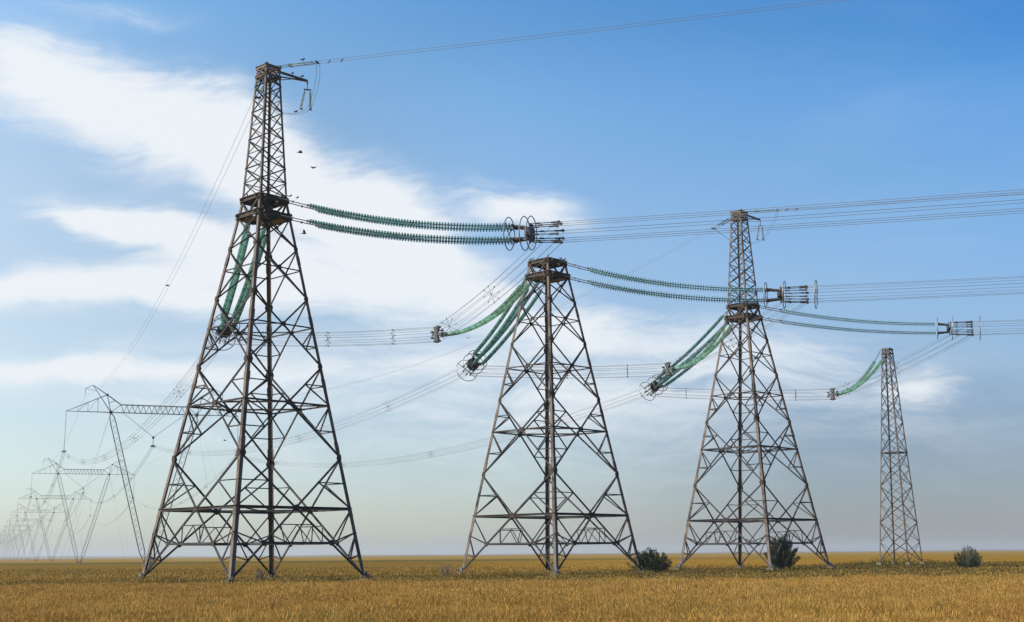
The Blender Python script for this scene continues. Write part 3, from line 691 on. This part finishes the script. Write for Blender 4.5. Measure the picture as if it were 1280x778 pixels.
# ------------------------------------------------------------------ receding portal pylons with V legs
def truss(mb, a, b, w0, w1, seg, ch=.11, br=.06, cap=2.0):
    """square lattice mast from a to b, pointed at both ends"""
    a, b = V3(a), V3(b); L = (b - a).length; d, u, v = mb.frame(a, b, (0, 1, 0))
    def hw(s): return max(.12, min(1, s / cap, (L - s) / (cap * 1.6))) * lerp(w0, w1, s / L) / 2
    for k in range(seg):
        s0, s1 = L * k / seg, L * (k + 1) / seg; h0, h1 = hw(s0), hw(s1)
        c0 = [a + d * s0 + u * x * h0 + v * y * h0 for x, y in CORN]; c1 = [a + d * s1 + u * x * h1 + v * y * h1 for x, y in CORN]
        for i in range(4):
            mb.beam(c0[i], c1[i], ch)
            j = (i + 1) % 4; mb.beam(c0[i], c1[j], br) if k % 2 else mb.beam(c0[j], c1[i], br)
def portal(detail=True):
    root = empty('portal_pylon', (0, 0, 0), 0, '', 'pylon', 'portal pylons in a receding row')
    Hh = 42.97
    for s in (-1, 1):
        mb = MB(); truss(mb, (s * 12.0, 0, Hh), (s * .75, 0, .5), 1.5, 1.5, 26); lg = mb.build('leg', M['portal'], root)
        f = MB(); f.box((s * .75, 0, .15), 1.3, 1.6, .7, 0, 0, .8); f.build('footing', M['concrete'], lg)
    mb = MB(); dz = Vector((0, 0, 2.25)); y = .8
    x0, x1 = -9.3, 9.3; n = 12
    for sy in (-y, y):
        mb.beam((-9.3, sy, Hh + 2.25), (9.3, sy, Hh + 2.25), .14); mb.beam((-12, sy * .6, Hh), (12, sy * .6, Hh), .15)
        for k in range(n):
            xa, xb = lerp(x0, x1, k / n), lerp(x0, x1, (k + 1) / n); m_ = (xa + xb) / 2
            mb.beam((xa, sy, Hh + 2.25), (m_, sy * .6, Hh), .07); mb.beam((m_, sy * .6, Hh), (xb, sy, Hh + 2.25), .07)
    for k in range(n + 1): xa = lerp(x0, x1, k / n); mb.beam((xa, -y, Hh + 2.25), (xa, y, Hh + 2.25), .06); mb.beam((xa, -y * .6, Hh), (xa, y * .6, Hh), .06)
    mb.build('crossbeam', M['portal'], root)
    for s in (-1, 1):
        mb = MB(); tip = Vector((s * 24, 0, Hh)); B = Vector((s * 13.2, 0, Hh + 5.0))
        for sy in (-.5, .5):
            o = Vector((0, sy, 0)); mb.beam(tip, B + o, .13); mb.beam(tip, Vector((s * 12, sy, Hh)), .14)
            for (t, xx) in ((.30, 21), (.52, 18.3), (.75, 15.6)):
                pt = Vector((s * xx, sy * (24 - xx) / 12, Hh)); tt = (24 - xx) / 10.8; up_ = tip.lerp(B + o, tt); mb.beam(pt, up_, .07)
            mb.beam(Vector((s * 21, sy * .25, Hh)), tip.lerp(B + o, 5.7 / 10.8), .06); mb.beam(Vector((s * 18.3, sy * .5, Hh)), tip.lerp(B + o, 8.4 / 10.8), .06)
        mb.build('end_arm', M['portal'], root)
        mb = MB(); Cn = Vector((s * 9.3, 0, Hh + 2.25)); A = Vector((s * 12, 0, Hh)); D = Vector((s * 17.2, 0, Hh + 7.6)); D2 = Vector((s * 19.2, 0, Hh + 6.6))
        for sy in (-.5, .5):
            o = Vector((0, sy, 0)); mb.beam(B + o, Cn + o * 1.6, .13); mb.beam(A + o, B + o, .10); mb.beam(A + o, D, .13); mb.beam(B + o, D, .14); mb.beam(A + o, Cn + o * 1.6, .08)
            mb.beam(A.lerp(B, .55) + o, Cn.lerp(B, .4) + o, .08)
        mb.beam(D, D2, .12); mb.beam(D2, A.lerp(D, .78), .08); mb.beam(A.lerp(D, .55), B, .08); mb.plate(A, (0, 1, 0), .55, .9, 0, 6); mb.plate(B, (0, 1, 0), .35, .9, 0, 6)
        mb.tube([D2, D2 + Vector((0, 0, -1.9))], .07, 5); mb.build('ground_wire_peak', M['portal'], root)
        for sy in (-1, 1):
            mb = MB(); mb.tube([A, (s * 23, sy * 21, 0)], .025, 4); mb.build('guy_wire', M['wire'], root)
    return root
words = ['nearest', 'second', 'third', 'fourth', 'fifth', 'sixth', 'seventh', 'eighth', 'ninth', 'tenth', 'eleventh', 'twelfth', 'thirteenth', 'farthest']
pp = portal()
def hang_i(z0, z1, slope):
    root = empty('hanging_insulator_set', (0, 0, 0), 0, '', 'insulators', 'insulators hanging from the portal pylons')
    disc_string([(0, 0, 0), (slope, 0, z1 - z0 + 1.2)], .4, .15, 7).build('insulator_string', [M['glass'], M['fit']], root)
    mb = MB(); mb.beam((slope, 0, z1 - z0 + 1.3), (slope, 0, z1 - z0 + .3), .12); mb.torus((slope, 0, z1 - z0 + .6), (0, 0, 1), .6, .06, 16, 5); mb.beam((slope - .6, 0, z1 - z0 + .25), (slope + .6, 0, z1 - z0 + .25), .12, .3); mb.build('yoke', M['fit'], root)
    return root
hi = hang_i(42.9, 31.2, 0)
def hang_v():
    root = empty('hanging_insulator_set', (0, 0, 0), 0, '', 'insulators', 'insulators hanging from the portal pylons')
    for s in (-1, 1): disc_string([(s * 8.6, 0, 0), (0, 0, -6.7)], .4, .15, 7).build('insulator_string', [M['glass'], M['fit']], root)
    mb = MB(); mb.beam((0, 0, -6.6), (0, 0, -9.2), .14); mb.plate((0, 0, -6.8), (0, 1, 0), .4, .1); mb.torus((0, 0, -9.1), (0, 0, 1), .6, .06, 16, 5); mb.beam((-.7, 0, -9.35), (.7, 0, -9.35), .12, .3); mb.build('yoke', M['fit'], root)
    return root
hv = hang_v()
for i in range(NP):
    o = pp if i == 0 else copy_tree(pp); c = pc(i); o.location = (c.x, c.y, 0); o.rotation_euler = (0, 0, PYAW)
    o['label'] = words[i] + ' V-legged portal pylon of the row receding to the left horizon'
    for (src, s, lab) in ((hi, -24, 'left'), (hv, 0, 'V-shaped middle'), (hi, 24, 'right')):
        if i == 0 and not (s == 24): q = src
        else: q = copy_tree(src)
        p = c + PD * s; q.location = (p.x, p.y, 42.9); q.rotation_euler = (0, 0, PYAW); q['label'] = lab + ' hanging insulator on the ' + words[i] + ' portal pylon of the receding row'

# ------------------------------------------------------------------ earth wires on the peaks
def earth(k, sgn, which):
    base = Vector((TW[k].x, TW[k].y, 0)); d = Vector((math.sin(R(RIGHT_AZ)), math.cos(R(RIGHT_AZ)), 0)); s = side(d)
    pn = ['nearest tall pylon', '', 'third pylon'][k]
    # right-hand tension set
    root = empty('earth_wire_insulator_set', tuple(base), 0, 'short pale insulator pair pulling right from the top of the ' + pn, 'insulators', 'earth wire insulators'); o = base
    f = lambda x: 51.0 - .03 * x
    for q in (-1, 1):
        P = lambda x: d * x + s * q * .22 + Vector((0, 0, f(x)))
        disc_string([P(2.5), P(5.2)], .22, .17).build('insulator_string', [M['glass_pale'], M['fit']], root)
        mb = MB(); mb.tube([P(.9), P(2.5)], .035, 5); mb.tube([P(5.2), P(5.6)], .035, 5); mb.build('link_rod', M['fit'], root)
    mb = MB(); mb.beam(d * 2.45 - s * .3 + Vector((0, 0, f(2.4))), d * 2.45 + s * .3 + Vector((0, 0, f(2.4))), .1, .2); mb.beam(d * 5.5 - s * .3 + Vector((0, 0, f(5.5))), d * 5.5 + s * .3 + Vector((0, 0, f(5.5))), .1, .2)
    for x in (6.6, 8.0): mb.beam(d * x - s * .25 + Vector((0, 0, f(x) - .1)), d * (x + .5) + s * .25 + Vector((0, 0, f(x) - .1)), .07, .12)
    mb.build('yoke', M['fit'], root)
    # wires right
    a = base + d * 5.5 + Vector((0, 0, f(5.5))); e = a + d * 320 + Vector((0, 0, 2)); c = curve(a, e, 3.2, 40)
    rt = empty('earth_wire_pair', tuple(a), 0, 'pair of thin wires leaving to the right from the top of the ' + pn, 'wires', 'earth wires')
    for q in (-1, 1): mb = MB(); mb.tube([p + s * q * .2 + Vector((0, 0, q * .05)) - a for p in c], .02, 4); mb.build('wire', M['wire'], rt)
    # left-hand set towards the portal peak
    tgt = Vector((*(P1c + PD * (-19.2 if k == 0 else 19.2)), 47.6)); dl = (tgt - base); dl.z = 0; dl.normalize(); sL = side(dl)
    rl = empty('earth_wire_insulator_set', tuple(base), 0, 'short insulator pair slanting down left from the top of the ' + pn, 'insulators', 'earth wire insulators')
    g = lambda x: 50.75 - .16 * x
    for q in (-1, 1):
        P = lambda x: dl * x + sL * q * .3 + Vector((0, 0, g(x)))
        disc_string([P(2.0), P(4.6)], .22, .12).build('insulator_string', [M['glass'], M['fit']], rl)
        mb = MB(); mb.tube([P(.6), P(2.0)], .035, 5); mb.tube([P(4.6), P(6.0)], .035, 5); mb.build('link_rod', M['fit'], rl)
    mb = MB(); mb.beam(dl * 5.7 - sL * .4 + Vector((0, 0, g(5.7))), dl * 5.7 + sL * .4 + Vector((0, 0, g(5.7))), .1, .2); mb.build('yoke', M['fit'], rl)
    a = base + dl * 5.8 + Vector((0, 0, g(5.8)))
    rt = empty('earth_wire_pair', tuple(a), 0, 'pair of thin wires sagging left from the top of the ' + pn, 'wires', 'earth wires')
    c = curve(a, tgt, 7.0, 40); runs = [c]
    for i in range(NP - 1):
        o2 = PD * (-19.2 if k == 0 else 19.2); A_, B_ = Vector((*(pc(i) + o2), 47.6)), Vector((*(pc(i + 1) + o2), 47.6)); runs.append(curve(A_, B_, 6.5, 14))
    for q in (-1, 1):
        mb = MB()
        for j, cc in enumerate(runs): mb.tube([p + sL * q * (.3 if j == 0 else .2) - a for p in cc], .017 if j == 0 else .015, 4)
        mb.build('wire', M['wire'], rt)
    mb = MB()
    for t in (.28,): (p, dd), = pick(c, [t]); mb.beam(p - a - sL * .3, p - a + sL * .3, .06, .08); mb.box(p - a, .3, .12, .25)
    mb.build('spacer', M['fit'], rt)
    # jumper: hanging pair below the side arm with its loop of wire
    ang = R(46.104 - 90); loc = lambda x, y, z: base + Vector((x * math.cos(ang) - y * math.sin(ang), x * math.sin(ang) + y * math.cos(ang), z))
    tip = loc(.8, 4.3, 50.2)
    hs = empty('hanging_jumper_insulators', tuple(tip), 0, 'two small insulators hanging from the side arm tip of the ' + pn, 'insulators', 'hanging insulators on the side arms')
    ux = Vector((1, 0, 0))
    for q, (xa, xb) in ((-1, (-.25, -.62)), (1, (.28, .35))):
        disc_string([ux * xa + Vector((0, .1 * q, -.75)), ux * xb + Vector((0, .1 * q, -2.6))], .2, .17).build('insulator_string', [M['glass_pale'], M['fit']], hs)
    mb = MB(); mb.beam((0, 0, 0), (0, 0, -.55), .07); mb.beam((-.35, -.1, -.6), (.38, .1, -.6), .1, .12); mb.beam((-.7, -.1, -2.7), (-.4, -.1, -2.7), .12, .16); mb.beam((.2, .1, -2.7), (.5, .1, -2.7), .12, .16); mb.build('yoke', M['fit'], hs)
    low = tip + Vector((.1, 0, -2.75)); a0 = base + d * 5.6 + Vector((0, 0, f(5.6)))
    jl = empty('earth_wire_jumper', tuple(a0), 0, 'thin looping jumper wire beside the top of the ' + pn, 'wires', 'earth wire jumpers')
    for q in (-.15, .15):
        mb = MB(); z_ = Vector((q, q, 0)); endp = base + dl * 5.6 + Vector((0, 0, g(5.6)))
        pts = [a0, a0.lerp(low, .35) + Vector((.35, 0, .0)), a0.lerp(low, .75) + Vector((.25, 0, -.1)), low, low + Vector((-1.2, .2, -.35)), low + Vector((-2.6, .8, -.1)), low.lerp(endp, .6) + Vector((0, 1.2, -.9)), endp]
        sm = []
        for i in range(len(pts) - 1):
            p_1, p0_, p1_, p2_ = pts[max(i - 1, 0)], pts[i], pts[i + 1], pts[min(i + 2, len(pts) - 1)]
            for t in (0, .25, .5, .75): sm.append(.5 * ((2 * p0_) + (p1_ - p_1) * t + (2 * p_1 - 5 * p0_ + 4 * p1_ - p2_) * t * t + (3 * p0_ - p_1 - 3 * p1_ + p2_) * t ** 3))
        sm.append(pts[-1]); mb.tube([p + z_ - a0 for p in sm], .02, 4); mb.build('wire', M['wire'], jl)
    return low
lowT = earth(0, 0, 0); earth(2, 0, 0)

# ------------------------------------------------------------------ birds
def perched(size=.34):
    mb = MB(); s = size
    mb.tube([(-.95 * s, 0, .30 * s), (-.5 * s, 0, .42 * s), (-.1 * s, 0, .55 * s), (.25 * s, 0, .72 * s), (.42 * s, 0, .95 * s), (.55 * s, 0, 1.02 * s), (.68 * s, 0, .98 * s)], [.05 * s, .14 * s, .26 * s, .26 * s, .17 * s, .16 * s, .05 * s], 8)
    mb.tube([(.66 * s, 0, .98 * s), (.85 * s, 0, .94 * s)], [.05 * s, .01 * s], 5)
    for q in (-1, 1): mb.tube([(.05 * s, q * .09 * s, .42 * s), (.08 * s, q * .09 * s, 0)], .025 * s, 4)
    return mb
def flying(flap):
    mb = MB(); s = .36
    mb.tube([(-.9 * s, 0, 0), (-.45 * s, 0, .03 * s), (0, 0, 0), (.4 * s, 0, .04 * s), (.6 * s, 0, .1 * s), (.78 * s, 0, .08 * s)], [.10 * s, .12 * s, .2 * s, .18 * s, .13 * s, .02 * s], 8)
    for q in (-1, 1):
        a, b = Vector((.25 * s, q * .15 * s, .08 * s)), Vector((-.25 * s, q * .15 * s, .08 * s)); m1, m2 = Vector((.4 * s, q * .75 * s, (.08 + .5 * flap) * s)), Vector((-.3 * s, q * .75 * s, (.08 + .5 * flap) * s)); t = Vector((-.15 * s, q * 1.5 * s, (.08 + .75 * flap) * s))
        up = Vector((0, 0, .04 * s)); vs = [a, b, m2, m1, t]; vs2 = [v + up for v in vs]
        mb.add(vs + vs2, [(0, 1, 2, 3), (3, 2, 4), (8, 7, 6, 5), (9, 7, 8), (0, 3, 8, 5), (3, 4, 9, 8), (4, 2, 7, 9), (2, 1, 6, 7), (1, 0, 5, 6)])
    return mb
ang = R(46.104 - 90)
def onT(k, x, y, z): return Vector((TW[k].x + x * math.cos(ang) - y * math.sin(ang), TW[k].y + x * math.sin(ang) + y * math.cos(ang), z))
dR = Vector((math.sin(R(RIGHT_AZ)), math.cos(R(RIGHT_AZ)), 0)); sR = side(dR)
def onR(k, x, z, q=.95): return Vector((TW[k].x, TW[k].y, 0)) + dR * x + sR * q + Vector((0, 0, z))
perch = perched(); first = None
spots = [(onT(0, .8, 2.4, 50.68), 1.2, 'dark bird on the side arm of the nearest pylon, the one nearer the mast'), (onT(0, .8, 3.6, 50.68), .9, 'dark bird on the side arm of the nearest pylon, close to its tip'),
         (onR(0, 4.0, 51.06, .2), .5, 'dark bird perched on the pale insulators at the very top'), (lowT + Vector((-1.25, .2, -.33)), .8, 'dark bird on the thin jumper loop below the side arm'),
         (onR(0, 3.0, 36.85), 2.4, 'small dark bird on the upper rod of the nearest pylon, closest to the leg'), (onR(0, 3.4, 36.75), .4, 'small dark bird on the upper rod of the nearest pylon, the middle one'),
         (onR(0, 4.2, 36.5), 1.0, 'small dark bird on the upper rod of the nearest pylon, farthest out'),
         (onT(1, -1.3, -1.6, 37.23), .3, 'dark bird on the left rim of the flat-topped pylon'), (onT(1, 1.6, .6, 37.23), 2.6, 'dark bird on the right rim of the flat-topped pylon'), (onT(1, 1.6, 1.3, 37.23), .2, 'dark bird at the right corner on top of the flat-topped pylon')]
pm = perch.build('bird', M['bird'], None, True)
for i, (p, rz, lab) in enumerate(spots):
    o = pm if i == 0 else pm.copy()
    if i: COL.objects.link(o)
    o.location = p; o.rotation_euler = (0, 0, rz); tag(o, lab, 'bird', 'dark birds about the pylons')
    if 3 < i < 7: o.scale = (.85, .85, .85)
for (p, rz, fl, rx, lab) in [((-21.09, 120.6, 42.0), .4, .7, .3, 'dark bird flying right of the nearest peak mast, the upper one'), ((-19.7, 120.6, 40.4), 2.6, .4, -.3, 'dark bird flying right of the nearest peak mast, the lower one'),
                        ((-20.5, 120.6, 33.65), .2, .9, .5, 'dark bird flying just below the lower right rod of the nearest pylon'), ((-5.2, 146, 27.4), 1.0, .5, .2, 'small dark bird flying left of the middle pylon between two insulator sets'),
                        ((-27.6, 120.6, 13.26), .9, .6, .2, 'tiny dark bird flying low inside the frame of the nearest pylon')]:
    o = flying(fl).build('bird', M['bird'], None, True); o.location = p; o.rotation_euler = (rx, 0, rz); tag(o, lab, 'bird', 'dark birds about the pylons')
    if 'tiny' in lab or 'small' in lab: o.scale = (.55, .55, .55)

# ------------------------------------------------------------------ bushes
def bush(name, loc, w, h, label, leaf, n_br, n_leaf, seed, upright=.5, cat='bush', ls=.16, base=.0):
    g = random.Random(seed); root = empty(name, loc, 0, label, cat); st = MB(); L = MB(); tips = []
    for b in range(n_br):
        az = g.uniform(0, 2 * math.pi); sp = (g.random() ** .6); top = h * g.uniform(.62, 1.0) * math.sqrt(max(.05, 1 - (.93 * sp) ** 2)) * (1.0 if g.random() > .12 else 1.15)
        r = w / 2 * sp * g.uniform(.8, 1.12)
        pts = [Vector((0, 0, 0)) + Vector((math.cos(az), math.sin(az), 0)) * r * (t ** .42 if upright < .6 else t ** .75) * (1 if t < 1 else 1) + Vector((0, 0, top * t ** (1.1))) + Vector((g.uniform(-.06, .06), g.uniform(-.06, .06), 0)) for t in (0, .3, .6, 1)]
        st.tube(pts, [.05, .035, .02, .008], 4); tips.append((pts, top))
    for pts, top in tips:
        k = int(n_leaf / n_br * g.uniform(.35, 1.4) * .62); clr = g.uniform(.14, .34) * (w / 4)
        for _ in range(k):
            t = base + (1 - base) * g.random() ** .6; i = min(int(t * 3), 2); p = pts[i].lerp(pts[i + 1], t * 3 - i); clr = clr
            d = Vector((g.gauss(0, 1), g.gauss(0, 1), g.gauss(0, 1))).normalized(); p = p + d * clr * g.random() ** .5 * (1.15 - .75 * t)
            if p.z < .02: p.z = g.uniform(.02, .3)
            ax = (Vector((pts[3].x * .25, pts[3].y * .25, 1)).normalized() * 1.1 + d * .9).normalized(); sd_ = ax.cross(Vector((g.gauss(0, 1), g.gauss(0, 1), g.gauss(0, 1)))).normalized()
            l_, ww = ls * g.uniform(.6, 1.5), ls * g.uniform(.14, .26)
            L.add([p, p + ax * l_ * .5 + sd_ * ww, p + ax * l_, p + ax * l_ * .5 - sd_ * ww], [(0, 1, 2, 3)])
    st.build('stems', M['bark'], root); L.build('foliage', leaf, root); return root
bush('bush', (15.9, 150.0, 0), 5.0, 3.1, 'broad dark bush by the right foot of the flat-topped middle pylon', M['leaf'], 95, 21000, 1, .3)
bush('tall_bush', (36.0, 172.0, 0), 4.6, 5.0, 'tall dark leafy bush beside the near leg of the third pylon', M['leaf'], 100, 34000, 2, .62, ls=.2)
bush('bush', (58.4, 165.0, 0), 3.9, 3.1, 'greyish spiky bush standing alone at the right edge of the field', M['leaf_grey'], 70, 11000, 3, .45)
bush('weed', (-7.4, 140.0, 0), 2.3, 1.7, 'sparse dry weed left of the middle pylon foot', M['dry'], 26, 800, 4, .5, 'weed', .14)
bush('weed', (-23.2, 118.0, 0), 1.7, 1.5, 'brown weed clump between the legs of the nearest pylon', M['dry'], 26, 1300, 5, .5, 'weed', .13)

# ------------------------------------------------------------------ render settings
S.render.engine = 'CYCLES'
S.cycles.max_bounces = 8; S.cycles.volume_bounces = 1; S.cycles.transparent_max_bounces = 8
